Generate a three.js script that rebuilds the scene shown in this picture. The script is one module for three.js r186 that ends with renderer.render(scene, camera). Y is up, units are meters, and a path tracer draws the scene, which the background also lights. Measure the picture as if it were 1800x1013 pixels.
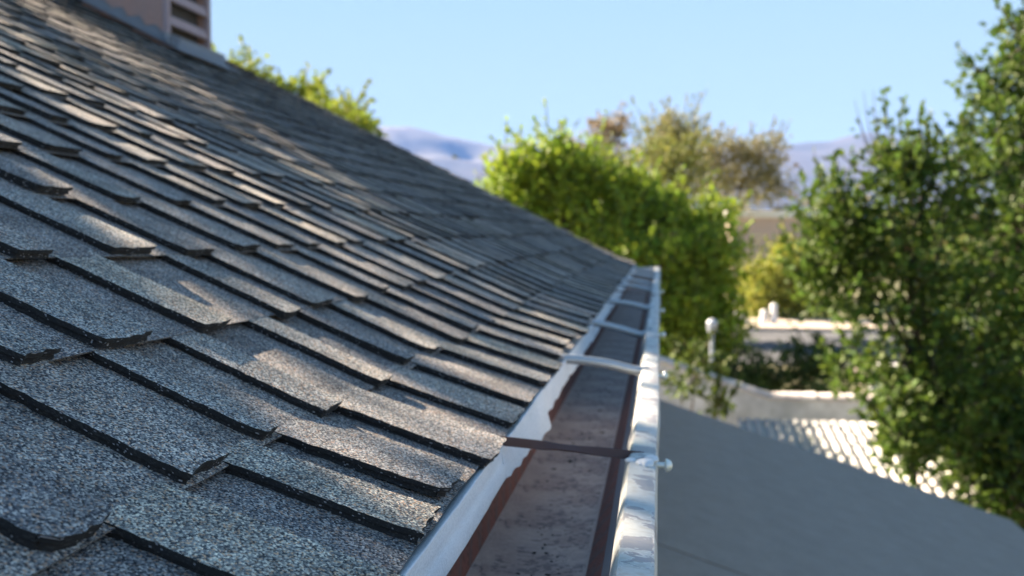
import * as THREE from 'three';
import { mergeGeometries, toCreasedNormals } from 'three/addons/utils/BufferGeometryUtils.js';
import { RoundedBoxGeometry } from 'three/addons/geometries/RoundedBoxGeometry.js';

// ------------------------------------------------------------------ camera, sky, sun, exposure
const scene = new THREE.Scene();
const EYE = 3.6;                                   // eye height above the garden
const FPX = 1700, PW = 1800, PH = 1013;            // focal length and frame in photograph pixels
const camera = new THREE.PerspectiveCamera(2 * Math.atan(PH / 2 / FPX) * 180 / Math.PI, PW / PH, 0.02, 40000);
camera.position.set(0, EYE, 0);
camera.rotation.order = 'YXZ';
camera.rotation.set(-Math.atan(101 / FPX), Math.atan(261 / FPX * Math.cos(Math.atan(101 / FPX))), 0);
camera.updateMatrixWorld(true);
camera.focus = 0.52;
camera.userData.fStop = camera.getFocalLength() / 3.4;     // an aperture 3.4 mm wide
const EXPOSURE = 7.2;
{
  const W = 512, H = 256, d = new Float32Array(W * H * 4);
  const stops = [[0, .76, .87, .93], [3, .71, .855, .935], [7, .60, .80, .945], [14, .49, .735, .945], [30, .27, .50, .78], [55, .15, .31, .55], [90, .11, .23, .42]];
  for (let j = 0; j < H; j++) {
    const el = Math.max(0, ((j + .5) / H - .5) * 180);
    let k = 0; while (k < stops.length - 2 && stops[k + 1][0] < el) k++;
    const a = stops[k], b = stops[k + 1], t = Math.min(1, (el - a[0]) / (b[0] - a[0]));
    for (let i = 0; i < W; i++) {
      const o = (j * W + i) * 4;
      for (let c = 0; c < 3; c++) d[o + c] = (a[c + 1] + (b[c + 1] - a[c + 1]) * t) / EXPOSURE;
      d[o + 3] = 1;
    }
  }
  const sky = new THREE.DataTexture(d, W, H, THREE.RGBAFormat, THREE.FloatType);
  sky.mapping = THREE.EquirectangularReflectionMapping; sky.magFilter = sky.minFilter = THREE.LinearFilter; sky.needsUpdate = true;
  scene.background = sky; scene.environment = sky;
}
const sunAz = 32 * Math.PI / 180, sunEl = 28.8 * Math.PI / 180;       // low morning sun over the ridge, a little ahead of the camera
const sun = new THREE.DirectionalLight(new THREE.Color().setRGB(1, .82, .62), 5);
sun.position.set(-Math.cos(sunEl) * Math.cos(sunAz) * 60, Math.sin(sunEl) * 60, -Math.cos(sunEl) * Math.sin(sunAz) * 60);
sun.castShadow = true; sun.shadow.radius = 1; sun.shadow.mapSize.set(4096, 4096);
Object.assign(sun.shadow.camera, { left: -45, right: 45, top: 45, bottom: -45, near: 1, far: 160 });
scene.add(sun, sun.target);
const renderer = new THREE.WebGLRenderer({ antialias: true });
renderer.toneMapping = THREE.LinearToneMapping; renderer.toneMappingExposure = EXPOSURE;
renderer.shadowMap.enabled = true;

// ------------------------------------------------------------------ helpers
function rng(seed) { let s = seed >>> 0; return () => { s = (s + 0x6D2B79F5) >>> 0; let t = Math.imul(s ^ s >>> 15, 1 | s); t = t + Math.imul(t ^ t >>> 7, 61 | t) ^ t; return ((t ^ t >>> 14) >>> 0) / 4294967296; }; }
const R = rng(7);
const rr = (r, a, b) => a + (b - a) * r();
const lerp = (a, b, t) => a + (b - a) * t, clamp = (x, a = 0, b = 1) => Math.min(b, Math.max(a, x));
const smooth = (a, b, x) => { const t = clamp((x - a) / (b - a)); return t * t * (3 - 2 * t); };
function hash(x, y, s = 0) { let h = Math.imul(x, 374761393) ^ Math.imul(y, 668265263) ^ Math.imul(s, 2147483647); h = Math.imul(h ^ h >>> 13, 1274126177); return ((h ^ h >>> 16) >>> 0) / 4294967296; }
function vnoise(x, y, s = 0, per = 0) {
  const xi = Math.floor(x), yi = Math.floor(y), u = x - xi, v = y - yi, w = (n) => per ? ((n % per) + per) % per : n;
  const a = u * u * (3 - 2 * u), b = v * v * (3 - 2 * v);
  return lerp(lerp(hash(w(xi), w(yi), s), hash(w(xi + 1), w(yi), s), a), lerp(hash(w(xi), w(yi + 1), s), hash(w(xi + 1), w(yi + 1), s), a), b);
}
function fbm(x, y, s = 0, oct = 4, per = 0) { let a = .5, v = 0, t = 0; for (let i = 0; i < oct; i++) { v += a * vnoise(x, y, s + i * 17, per); t += a; a *= .5; x *= 2; y *= 2; per *= 2; } return v / t; }
const used = new Map();
function numbered(name) { const n = used.get(name) ?? 0; used.set(name, n + 1); return n ? `${name}_${String(n).padStart(3, '0')}` : name; }
function mesh(name, geo, mat, parent) {
  const m = new THREE.Mesh(geo, mat); m.castShadow = m.receiveShadow = true;
  m.name = parent ? name : numbered(name); (parent ?? scene).add(m); return m;
}
function thing(name, label, category, pos = [0, 0, 0], group) {
  const o = new THREE.Group(); o.name = numbered(name); o.position.set(...pos); scene.add(o);
  o.userData = { label, category }; if (group) o.userData.group = group; return o;
}
function struct(name, geo, mat) { const m = mesh(name, geo, mat); m.userData = { kind: 'structure', label: name.replace(/_/g, ' '), category: 'setting' }; delete m.userData.category; return m; }
const ray = (px, py) => new THREE.Vector3((px - PW / 2) / FPX, -(py - PH / 2) / FPX, -1).applyMatrix4(new THREE.Matrix4().extractRotation(camera.matrixWorld));
function at(px, py, depth) { const r = ray(px, py); return r.multiplyScalar(depth / -r.z).add(camera.position); }
const ppm = (depth) => FPX / depth;                // photograph pixels per metre
const V = (x, y, z) => new THREE.Vector3(x, y, z);
const col = (r, g, b) => new THREE.Color().setRGB(r, g, b);
const S = (hex) => new THREE.Color(hex);
function box(w, h, d, x = 0, y = 0, z = 0, r = 0) { const g = r ? new RoundedBoxGeometry(w, h, d, 2, r) : new THREE.BoxGeometry(w, h, d); g.translate(x, y, z); return g; }
function plain(g) { const n = g.index ? g.toNonIndexed() : g; for (const k of Object.keys(n.attributes)) if (!['position', 'normal', 'uv'].includes(k)) n.deleteAttribute(k); return n; }
const merge = (list) => mergeGeometries(list.map(plain));
// grid of points (rows of equal length) -> geometry, uv from uvf(i, j)
function grid(rows, uvf) {
  const n = rows.length, m = rows[0].length, p = [], uv = [], ix = [];
  for (let i = 0; i < n; i++) for (let j = 0; j < m; j++) { p.push(...rows[i][j]); uv.push(...(uvf ? uvf(i, j) : [j / (m - 1), i / (n - 1)])); }
  for (let i = 0; i < n - 1; i++) for (let j = 0; j < m - 1; j++) { const a = i * m + j, b = a + 1, c = a + m, d = c + 1; ix.push(a, c, b, b, c, d); }
  const g = new THREE.BufferGeometry(); g.setAttribute('position', new THREE.Float32BufferAttribute(p, 3)); g.setAttribute('uv', new THREE.Float32BufferAttribute(uv, 2)); g.setIndex(ix); g.computeVertexNormals(); return g;
}
// a sheet with thickness: rows of [x,y,z]; thickness along -n per point
function sheet(rows, th, uvf) {
  const top = grid(rows, uvf), n = top.attributes.normal, m = rows[0].length;
  const low = rows.map((r, i) => r.map((p, j) => { const k = i * m + j; return [p[0] - n.getX(k) * th, p[1] - n.getY(k) * th, p[2] - n.getZ(k) * th]; }));
  const bot = grid(low, uvf); const ix = bot.index.array; for (let k = 0; k < ix.length; k += 3) { const t = ix[k]; ix[k] = ix[k + 1]; ix[k + 1] = t; } bot.computeVertexNormals();
  const N = rows.length, edge = (a, b, f) => grid([a, b], f);
  const first = edge(rows[0], low[0]), last = edge(low[N - 1], rows[N - 1]);
  const l = edge(low.map((r) => r[0]), rows.map((r) => r[0])), r_ = edge(rows.map((r) => r[m - 1]), low.map((r) => r[m - 1]));
  return merge([top, bot, first, last, l, r_]);
}
function tube(pts, radii, seg = 7, step = 10) {
  const c = new THREE.CatmullRomCurve3(pts), fr = c.computeFrenetFrames(step, false), rows = [];
  for (let i = 0; i <= step; i++) {
    const p = c.getPointAt(i / step), t = i / step * (radii.length - 1), k = Math.min(radii.length - 2, Math.floor(t)), r = lerp(radii[k], radii[k + 1], t - k), row = [];
    for (let j = 0; j <= seg; j++) { const a = j / seg * Math.PI * 2; const q = p.clone().addScaledVector(fr.normals[i], Math.cos(a) * r).addScaledVector(fr.binormals[i], Math.sin(a) * r); row.push([q.x, q.y, q.z]); }
    rows.push(row);
  }
  return grid(rows);
}
function canvasTex(w, h, f, srgb = true) {
  const d = new Uint8Array(w * h * 4);
  for (let j = 0; j < h; j++) for (let i = 0; i < w; i++) { const c = f(i, j), o = (j * w + i) * 4; d[o] = clamp(c[0]) * 255; d[o + 1] = clamp(c[1]) * 255; d[o + 2] = clamp(c[2]) * 255; d[o + 3] = 255; }
  const t = new THREE.DataTexture(d, w, h); t.wrapS = t.wrapT = THREE.RepeatWrapping; t.magFilter = THREE.LinearFilter; t.minFilter = THREE.LinearMipmapLinearFilter; t.generateMipmaps = true;
  if (srgb) t.colorSpace = THREE.SRGBColorSpace; t.needsUpdate = true; return t;
}
const std = (o) => new THREE.MeshStandardMaterial({ side: THREE.DoubleSide, roughness: .9, ...o });

// ------------------------------------------------------------------ textures
const GR = 1536, GSIZE = .42;                      // mineral granules: 1536 px over 0.42 m
const granules = (() => {
  const cell = 4, n = GR / cell, cc = new Uint8Array(GR * GR * 4), bb = new Uint8Array(GR * GR * 4);
  const pal = [[46, 51, 60], [74, 81, 92], [106, 113, 122], [140, 146, 153], [170, 175, 180], [150, 132, 120], [112, 102, 98], [34, 36, 42], [90, 98, 110]];
  const cum = [.13, .29, .49, .66, .76, .83, .89, .95, 1];
  const ci = new Uint8Array(n * n), jx = new Float32Array(n * n), jy = new Float32Array(n * n), hh = new Float32Array(n * n);
  const r = rng(31);
  for (let k = 0; k < n * n; k++) { const t = r(); let q = 0; while (cum[q] < t) q++; ci[k] = q; jx[k] = r(); jy[k] = r(); hh[k] = r(); }
  for (let y = 0; y < GR; y++) for (let x = 0; x < GR; x++) {
    const cx = Math.floor(x / cell), cy = Math.floor(y / cell); let best = 1e9, second = 1e9, bk = 0;
    for (let a = -1; a <= 1; a++) for (let b = -1; b <= 1; b++) {
      const ux = cx + b, uy = cy + a, k = ((uy + n) % n) * n + (ux + n) % n, dx = (ux + jx[k]) * cell - x, dy = (uy + jy[k]) * cell - y, d = dx * dx + dy * dy;
      if (d < best) { second = best; best = d; bk = k; } else if (d < second) second = d;
    }
    const o = (y * GR + x) * 4, p = pal[ci[bk]], h = clamp((Math.sqrt(second) - Math.sqrt(best)) / 3.2) * (.45 + .55 * hh[bk]);
    const big = .82 + .36 * fbm(x / 96, y / 96, 5, 4, 16);
    for (let c = 0; c < 3; c++) { cc[o + c] = clamp(p[c] / 255 * big * 1.14) * 255; bb[o + c] = h * 255; }
    cc[o + 3] = bb[o + 3] = 255;
  }
  const mk = (d, srgb) => { const t = new THREE.DataTexture(d, GR, GR); t.wrapS = t.wrapT = THREE.RepeatWrapping; t.magFilter = THREE.LinearFilter; t.minFilter = THREE.LinearMipmapLinearFilter; t.generateMipmaps = true; if (srgb) t.colorSpace = THREE.SRGBColorSpace; t.needsUpdate = true; return t; };
  return { map: mk(cc, true), bump: mk(bb, false) };
})();
const mixc = (a, b, t) => a.map((v, i) => lerp(v, b[i], t));
// weathered white paint, flaking off grey zinc (1 unit of v = 0.25 m along the gutter)
const paintTex = canvasTex(256, 1024, (i, j) => {
  const x = i / 256, y = j / 1024;
  const n = fbm(x * 5, y * 28, 3, 5, 28), m = fbm(x * 2, y * 7, 11, 4, 7), k = n * .5 + m * .5 + .10 * Math.exp(-Math.pow((x - .62) / .17, 2)) - .065;
  const bare = smooth(.535, .55, k), fl = .93 + .09 * fbm(x * 32, y * 256, 21, 3, 256);
  const paint = mixc([.83 * fl, .84 * fl, .83 * fl], [.74, .72, .68], .5 * smooth(.5, .75, fbm(x * 12, y * 60, 29, 4, 60))), zinc = mixc([.60, .61, .65], [.70, .68, .66], fbm(x * 16, y * 128, 9, 3, 128));
  return mixc(mixc(paint, [.88, .88, .87], smooth(.515, .533, k) * (1 - bare)), zinc, bare);
});
const floorTex = canvasTex(512, 1024, (i, j) => {
  const x = i / 512, y = j / 1024, n = fbm(x * 6, y * 12, 41, 5, 6), f = fbm(x * 48, y * 96, 4, 3, 48), m = fbm(x * 3, y * 6, 77, 4, 3);
  let c = mixc([.47, .43, .42], [.56, .52, .50], n);
  c = mixc(c, [.40, .33, .31], .3 * smooth(.5, .75, m));
  c = mixc(c, [.30, .28, .29], .6 * smooth(.56, .66, fbm(x * 24, y * 48, 91, 4, 24)) * smooth(.45, .6, m));
  return c.map((v) => v * (.92 + .16 * f));
});
const rustTex = canvasTex(256, 1024, (i, j) => {
  const x = i / 256, y = j / 1024, n = fbm(x * 4, y * 24, 61, 5, 4), f = fbm(x * 32, y * 128, 8, 3, 32);
  return mixc(mixc([.47, .30, .26], [.40, .33, .32], smooth(.4, .65, n)), [.28, .17, .14], smooth(.55, .75, f) * .6);
});
const mottle = (a, b, s, n = 256, k = 6) => canvasTex(n, n, (i, j) => mixc(a, b, clamp(fbm(i / n * k, j / n * k, s, 5, k) * 1.6 - .3)).map((v) => v * (.94 + .12 * hash(i, j, s))));

// ------------------------------------------------------------------ materials
const gran = (r, g, b) => std({ map: granules.map, bumpMap: granules.bump, bumpScale: .0011, color: col(r * 1.06, g * .99, b * .87), roughness: .92, vertexColors: true });
const tabTones = [gran(1.36, 1.26, 1.14), gran(1.6, 1.45, 1.24), gran(1.18, 1.12, 1.08), gran(1.42, 1.28, 1.16), gran(1.28, 1.22, 1.14), gran(1.02, .95, .92)];
const stripTones = [gran(1.08, .99, .94), gran(1.2, 1.09, 1.0), gran(1.0, .92, .88)];
const edgeTex = canvasTex(512, 512, (i, j) => { const c = hash(i >> 2, j >> 2, 6), v = c > .965 ? .42 + .2 * hash(i >> 2, j >> 2, 9) : c > .8 ? .20 : .11 + .05 * hash(i >> 1, j >> 1, 2); return [v, v, v * 1.03]; });
edgeTex.repeat.set(GSIZE / .16, GSIZE / .16);
const rollTex = canvasTex(1024, 1024, (i, j) => { const f = .80 + .36 * hash(i >> 1, j >> 1, 4) + .10 * (fbm(i / 128, j / 128, 12, 4, 8) - .5); return [.59 * f, .55 * f, .51 * f]; });
const M = {
  edge: std({ map: edgeTex, roughness: .95, bumpMap: edgeTex, bumpScale: .0008 }),      // cut asphalt with a few loose granules
  white: std({ color: col(.78, .79, .80), roughness: .5, map: mottle([.93, .94, .95], [.99, .99, .99], 5, 128) }),
  lip: std({ map: paintTex, color: col(.80, .80, .80), roughness: .5, bumpMap: paintTex, bumpScale: .0006 }),
  lipBare: std({ color: col(.27, .28, .30), roughness: .5, metalness: .3 }),
  floor: std({ map: floorTex, roughness: .85, color: col(2.0, 1.9, 1.8) }),
  rust: std({ map: rustTex, roughness: .85, color: col(1.3, 1.2, 1.15) }),
  galv: std({ color: col(.42, .45, .47), roughness: .42, metalness: .55 }),
  darkStrap: std({ color: col(.05, .045, .042), roughness: .6 }),
  copperStrap: std({ color: col(.085, .038, .03), roughness: .6 }),
  screw: std({ color: col(.74, .77, .74), roughness: .3, metalness: .35 }),
  grit: std({ color: col(.022, .021, .023), roughness: 1 }),
  deck: std({ color: col(.05, .05, .055) }),
  wood: std({ color: col(.5, .49, .47) }),
  stucco: std({ map: mottle([.74, .57, .51], [.64, .55, .53], 12), roughness: .95 }),
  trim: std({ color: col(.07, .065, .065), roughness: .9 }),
  slat: std({ map: mottle([.68, .60, .61], [.6, .55, .57], 14), roughness: .9 }),
  flash: std({ color: col(.20, .21, .23), roughness: .7, metalness: .2 }),
  porch: std({ map: rollTex, roughness: .95, bumpMap: granules.bump, bumpScale: .0004 }),
  bark: std({ map: mottle([.30, .25, .21], [.17, .14, .12], 33), roughness: 1 }),
  barkDark: std({ color: col(.045, .036, .03), roughness: 1 }),
};
const leafMat = (r, g, b, tr = .42) => new THREE.MeshPhysicalMaterial({ color: col(r, g, b), roughness: .75, transmission: tr, thickness: 0, ior: 1.3, side: THREE.DoubleSide, vertexColors: true, specularIntensity: .5 });

// ------------------------------------------------------------------ ground, street, mountains
{
  const dirt = std({ map: mottle([.50, .47, .36], [.36, .38, .25], 2, 512, 8), roughness: 1 }); dirt.map.repeat.set(1 / 9, 1 / 9);
  const big = 16000, g = new THREE.PlaneGeometry(2 * big, 2 * big, 8, 8); g.rotateX(-Math.PI / 2);
  const uv = g.attributes.uv; for (let k = 0; k < uv.count; k++) uv.setXY(k, uv.getX(k) * 2 * big, uv.getY(k) * 2 * big);
  struct('ground', g, dirt);
  const asphalt = std({ map: mottle([.30, .31, .33], [.24, .25, .27], 3, 256), roughness: .95 }); asphalt.map.repeat.set(1 / 3, 1 / 3);
  const flat = (x0, x1, z0, z1, y) => { const q = new THREE.PlaneGeometry(x1 - x0, z1 - z0, 1, 1); q.rotateX(-Math.PI / 2); q.translate((x0 + x1) / 2, y, (z0 + z1) / 2); const u = q.attributes.uv; for (let k = 0; k < 4; k++) u.setXY(k, u.getX(k) * (x1 - x0), u.getY(k) * (z1 - z0)); return q; };
  struct('road', flat(-40, 60, -35.5, -26.5, .006), asphalt);
  const concrete = std({ map: mottle([.72, .66, .60], [.62, .58, .54], 4, 256), roughness: .95 }); concrete.map.repeat.set(1 / 2, 1 / 2);
  const pave = struct('pavement', merge([flat(-40, 60, -39.2, -35.62, .13), box(100, .13, .12, 10, .065, -35.56)]), concrete);
  const yard = std({ map: mottle([.68, .61, .56], [.58, .53, .49], 6, 256), roughness: .95 }); yard.map.repeat.set(1 / 2, 1 / 2);
  struct('driveway', flat(4.5, 12, -26.4, -13, .01), yard);
  // far range of hills, as a heightfield
  const rows = [], prof = [[-9000, 760], [-5200, 900], [-3600, 980], [-2600, 1180], [-2050, 1040], [-1600, 960], [-700, 940], [400, 940], [1150, 900], [1500, 930], [2000, 1000], [2700, 980], [4200, 980], [9000, 800]];
  const ph = (x) => { let k = 0; while (k < prof.length - 2 && prof[k + 1][0] < x) k++; const a = prof[k], b = prof[k + 1]; return lerp(a[1], b[1], smooth(0, 1, clamp((x - a[0]) / (b[0] - a[0])))); };
  for (let i = 0; i <= 40; i++) {
    const row = [], t = i / 40;
    for (let j = 0; j <= 150; j++) {
      const x = lerp(-9000, 9000, j / 150), z = -6600 - 3000 * t;
      const ridge = 1 - Math.abs(2 * fbm(x / 900, z / 1500, 55, 4) - 1);
      row.push([x, ph(x) * Math.pow(t, .8) * (.72 + .28 * ridge * (1 - .6 * smooth(.8, 1, t)) + .10 * smooth(.8, 1, t)) + 60 * (fbm(x / 260, z / 400, 71, 4) - .5) * smooth(0, .2, t) - 5, z]);
    }
    rows.push(row);
  }
  const back = rows[40].map((p) => [p[0], -5, p[2] - 600]); rows.push(back);
  const hill = std({ map: mottle([.30, .27, .25], [.19, .20, .19], 22, 512, 10), roughness: 1 }); hill.map.repeat.set(1 / 2600, 1 / 2600);
  struct('mountains', grid(rows, (i, j) => [rows[i][j][0], rows[i][j][2] * 1.4]), hill);
}

// ------------------------------------------------------------------ house roof
const TAN = .5, CS = Math.cos(Math.atan(TAN)), SN = Math.sin(Math.atan(TAN));
const X0 = -.133, Y0 = EYE - .184;                 // foot of the roof plane at the eave
const Z_FAR = -4.96, Z_NEAR = .75, EXPO = .1185, U_RIDGE = 3.32;
const roofP = (u, h, z) => [X0 - u * CS + h * SN, Y0 + u * SN + h * CS, z];
const house = thing('house', 'grey shingled house roof with louvred chimney and lower porch roof', 'house', [0, 0, 0]);
{
  const deckRows = [[-.012, -.002], [0, -.001], [U_RIDGE, -.001]].map(([u, h]) => [Z_FAR, Z_NEAR].map((z) => roofP(u, h, z)));
  var deck = mesh('roof_deck', sheet(deckRows, .022), M.deck, house);
}
const nCourse = Math.ceil(U_RIDGE / EXPO);
const sag = (u, z) => .006 * (fbm(u * 1.8 + 3, z * 1.8, 9, 2) - .5);        // the deck is not perfectly flat
// the near edges of the tabs on the three lowest courses as the photograph shows them (metres ahead of the camera)
// [near edge, far edge], metres ahead of the camera
const seen = {
  0: [[.05, .098], [.15, .205], [.262, .318], [.377, .436], [.489, .532], [.564, .622], [.668, .735], [.799, .862], [.899, .955]],
  1: [[-.005, .05], [.10, .15], [.208, .262], [.332, .377], [.44, .489], [.534, .564], [.625, .668], [.759, .799], [.866, .899]],
  2: [[.05, .10], [.155, .21], [.265, .325], [.374, .428], [.464, .495], [.538, .597], [.659, .716], [.818, .852]],
};
const tabs = [], P = .107, courses = [];
for (let c = 0; c < nCourse; c++) {
  const r = rng(900 + c * 13); let list = [];
  if (c < 3) {
    list = seen[c].map((e) => e.slice()); let z = list[list.length - 1][1];
    if (c === 0) { while (z < -Z_FAR) { const a = z + P * rr(r, .36, .60), b = a + P * rr(r, .42, .62); list.push([a, b]); z = b; } }
    else { const low = courses[c - 1]; for (let k = 1; k < low.length; k++) { const a = low[k - 1][1] + rr(r, -.010, .010), b = low[k][0] + rr(r, -.010, .010); if (a > z + .02 && b - a > .018) list.push([a, b]); } }
    for (let q = list[0][0]; q > -Z_NEAR; ) { const b = q - P * rr(r, .4, .58), a = b - P * rr(r, .42, .6); list.unshift([a, b]); q = a; }
  } else {
    const low = courses[c - 1];
    for (let k = 1; k < low.length; k++) {
      let a = low[k - 1][1], b = low[k][0]; const mid = (a + b) / 2, w = lerp(b - a, P * .5, .45) * rr(r, .8, 1.2);
      list.push([mid - w / 2 + rr(r, -.006, .006), mid + w / 2 + rr(r, -.006, .006)]);
    }
    let q = list[list.length - 1][1] + P * .5; if (q < -Z_FAR - .03) list.push([q, q + P * .5]);
    q = list[0][0]; if (q > -Z_NEAR + .1) list.unshift([q - P, q - P * .5]);
  }
  courses.push(list);
  for (const [a, b] of list) if (a > -Z_NEAR + .01 && a < -Z_FAR - .02) tabs.push({ c, a, w: Math.min(b - a, -Z_FAR - a + .012), seed: Math.floor(r() * 1e9) });
}
const uBut = (c) => c ? .112 + (c - 1) * EXPO : 0;
const eaveLift = (c) => c ? 0 : .0125;             // starter courses under the lowest tabs
const surfaceH = (c, v) => .0012 + v * (.0070 + eaveLift(c));      // height of the backing strip above the deck, v = 0 at the top, 1 at the butt
// a slab of shingle: top face follows a gentle warp, the sides are bare black asphalt in two plies
function slab({ u0, u1, za, zb, h0, h1, th, seed, nu = 6, nz = 3, curl = 0, plies = true }) {
  const r = rng(seed), uo = r() * GSIZE, vo = r() * GSIZE;
  const skewA = rr(r, -.004, .004), skewB = rr(r, -.004, .004), lift = plies ? rr(r, -.0006, .0016) : 0, cl = curl * rr(r, .35, 1.1), tw = rr(r, -.0015, .0015);
  const cutA = r() < .15 ? rr(r, .002, .006) : rr(r, -.001, .001), cutB = r() < .2 ? rr(r, .003, .008) : rr(r, 0, .002), bow = rr(r, -.003, .003);
  const pt = (i, j, drop, inset) => {
    const t = i / nu, s = j / nz;                   // t 0 top -> 1 butt; s 0 near side -> 1 far side
    let z = lerp(-za + skewA * t, -zb + skewB * t, s), u = lerp(u1, u0, t);
    const side = s === 0 ? 1 : s === 1 ? -1 : 0;
    if (t === 1) { if (j === 0) { u += cutA; } else if (j === nz) u += cutB; u += bow * Math.sin(Math.PI * s) + (vnoise(z * 140, seed % 97, 3) - .5) * .003; if (side) z -= side * .0008; }
    if (i === nu - 1 && side) z -= side * .0006;
    if (side) z += (vnoise(u * 260 + seed % 31, z * 9, 4) - .5) * .0022;
    if (inset) { z -= side * inset; if (t === 1) u += inset; }
    const h = lerp(h0, h1, t) + lift * t + cl * Math.pow(t, 5) * .0010 + tw * t * (s - .5) + sag(u, z) + .0006 * (vnoise(u * 60, z * 60, 8) - .5) - drop;
    return roofP(u, h, z);
  };
  const pos = [], uv = [], colr = [], ix = [];
  const addRows = (rows, uvs, c) => { const b = pos.length / 3, n = rows.length, m = rows[0].length; rows.forEach((row, i) => row.forEach((p, j) => { pos.push(...p); uv.push(...uvs(i, j, p)); colr.push(...c(i, j)); })); for (let i = 0; i < n - 1; i++) for (let j = 0; j < m - 1; j++) { const a = b + i * m + j; ix.push(a, a + m, a + 1, a + 1, a + m, a + m + 1); } };
  const top = []; for (let i = 0; i <= nu; i++) { const row = []; for (let j = 0; j <= nz; j++) row.push(pt(i, j, 0, 0)); top.push(row); }
  const tuv = (i, j, p) => [(p[2] + uo) / GSIZE, ((p[0] / CS) + vo) / GSIZE];
  addRows(top, tuv, () => [1, 1, 1]); const nTop = ix.length;
  // rim: near side, butt, far side
  const path = []; for (let i = 0; i <= nu; i++) path.push([i, 0]); for (let j = 1; j <= nz; j++) path.push([nu, j]); for (let i = nu - 1; i >= 0; i--) path.push([i, nz]);
  const rim = (d0, d1, in0, in1) => {
    const a = path.map(([i, j]) => pt(i, j, d0, in0)), b = path.map(([i, j]) => pt(i, j, d1, in1));
    const k0 = plies ? .03 : .8, butt = (q) => plies && path[q][0] === nu && path[q][1] > 0 ? .17 : k0;
    addRows([b, a], (i, j, p) => [(p[0] * 1.118 + p[2] + uo) / GSIZE, (i * .006 + d0 + vo) / GSIZE], (i, j) => { const q = butt(j); return [q, q * .98, q * .96]; });
  };
  if (plies) { rim(0, th * .46, 0, .0003); rim(th * .46, th * .5, .0003, .0022); rim(th * .5, th, .0022, .0012); } else rim(0, th, 0, 0);
  const g = new THREE.BufferGeometry();
  g.setAttribute('position', new THREE.Float32BufferAttribute(pos, 3)); g.setAttribute('uv', new THREE.Float32BufferAttribute(uv, 2)); g.setAttribute('color', new THREE.Float32BufferAttribute(colr, 3));
  g.setIndex(ix); g.computeVertexNormals(); if (plies) { g.addGroup(0, nTop, 0); g.addGroup(nTop, ix.length - nTop, 1); } return g;
}
function tabGeo(t, near) {
  const u0 = uBut(t.c), r = rng(t.seed + 5), d = rr(r, -.006, .006), th = rr(r, .0058, .0068);
  return slab({ u0: u0 + d, u1: Math.min(uBut(t.c + 1) + .012, U_RIDGE), za: t.a, zb: t.a + t.w, h0: surfaceH(t.c, 0) + th, h1: surfaceH(t.c, 1) + th, th: th + .0012, seed: t.seed, nu: near > 1 ? 26 : near ? 8 : 4, nz: near > 1 ? 8 : near ? 4 : 2, curl: 1 });
}
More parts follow.
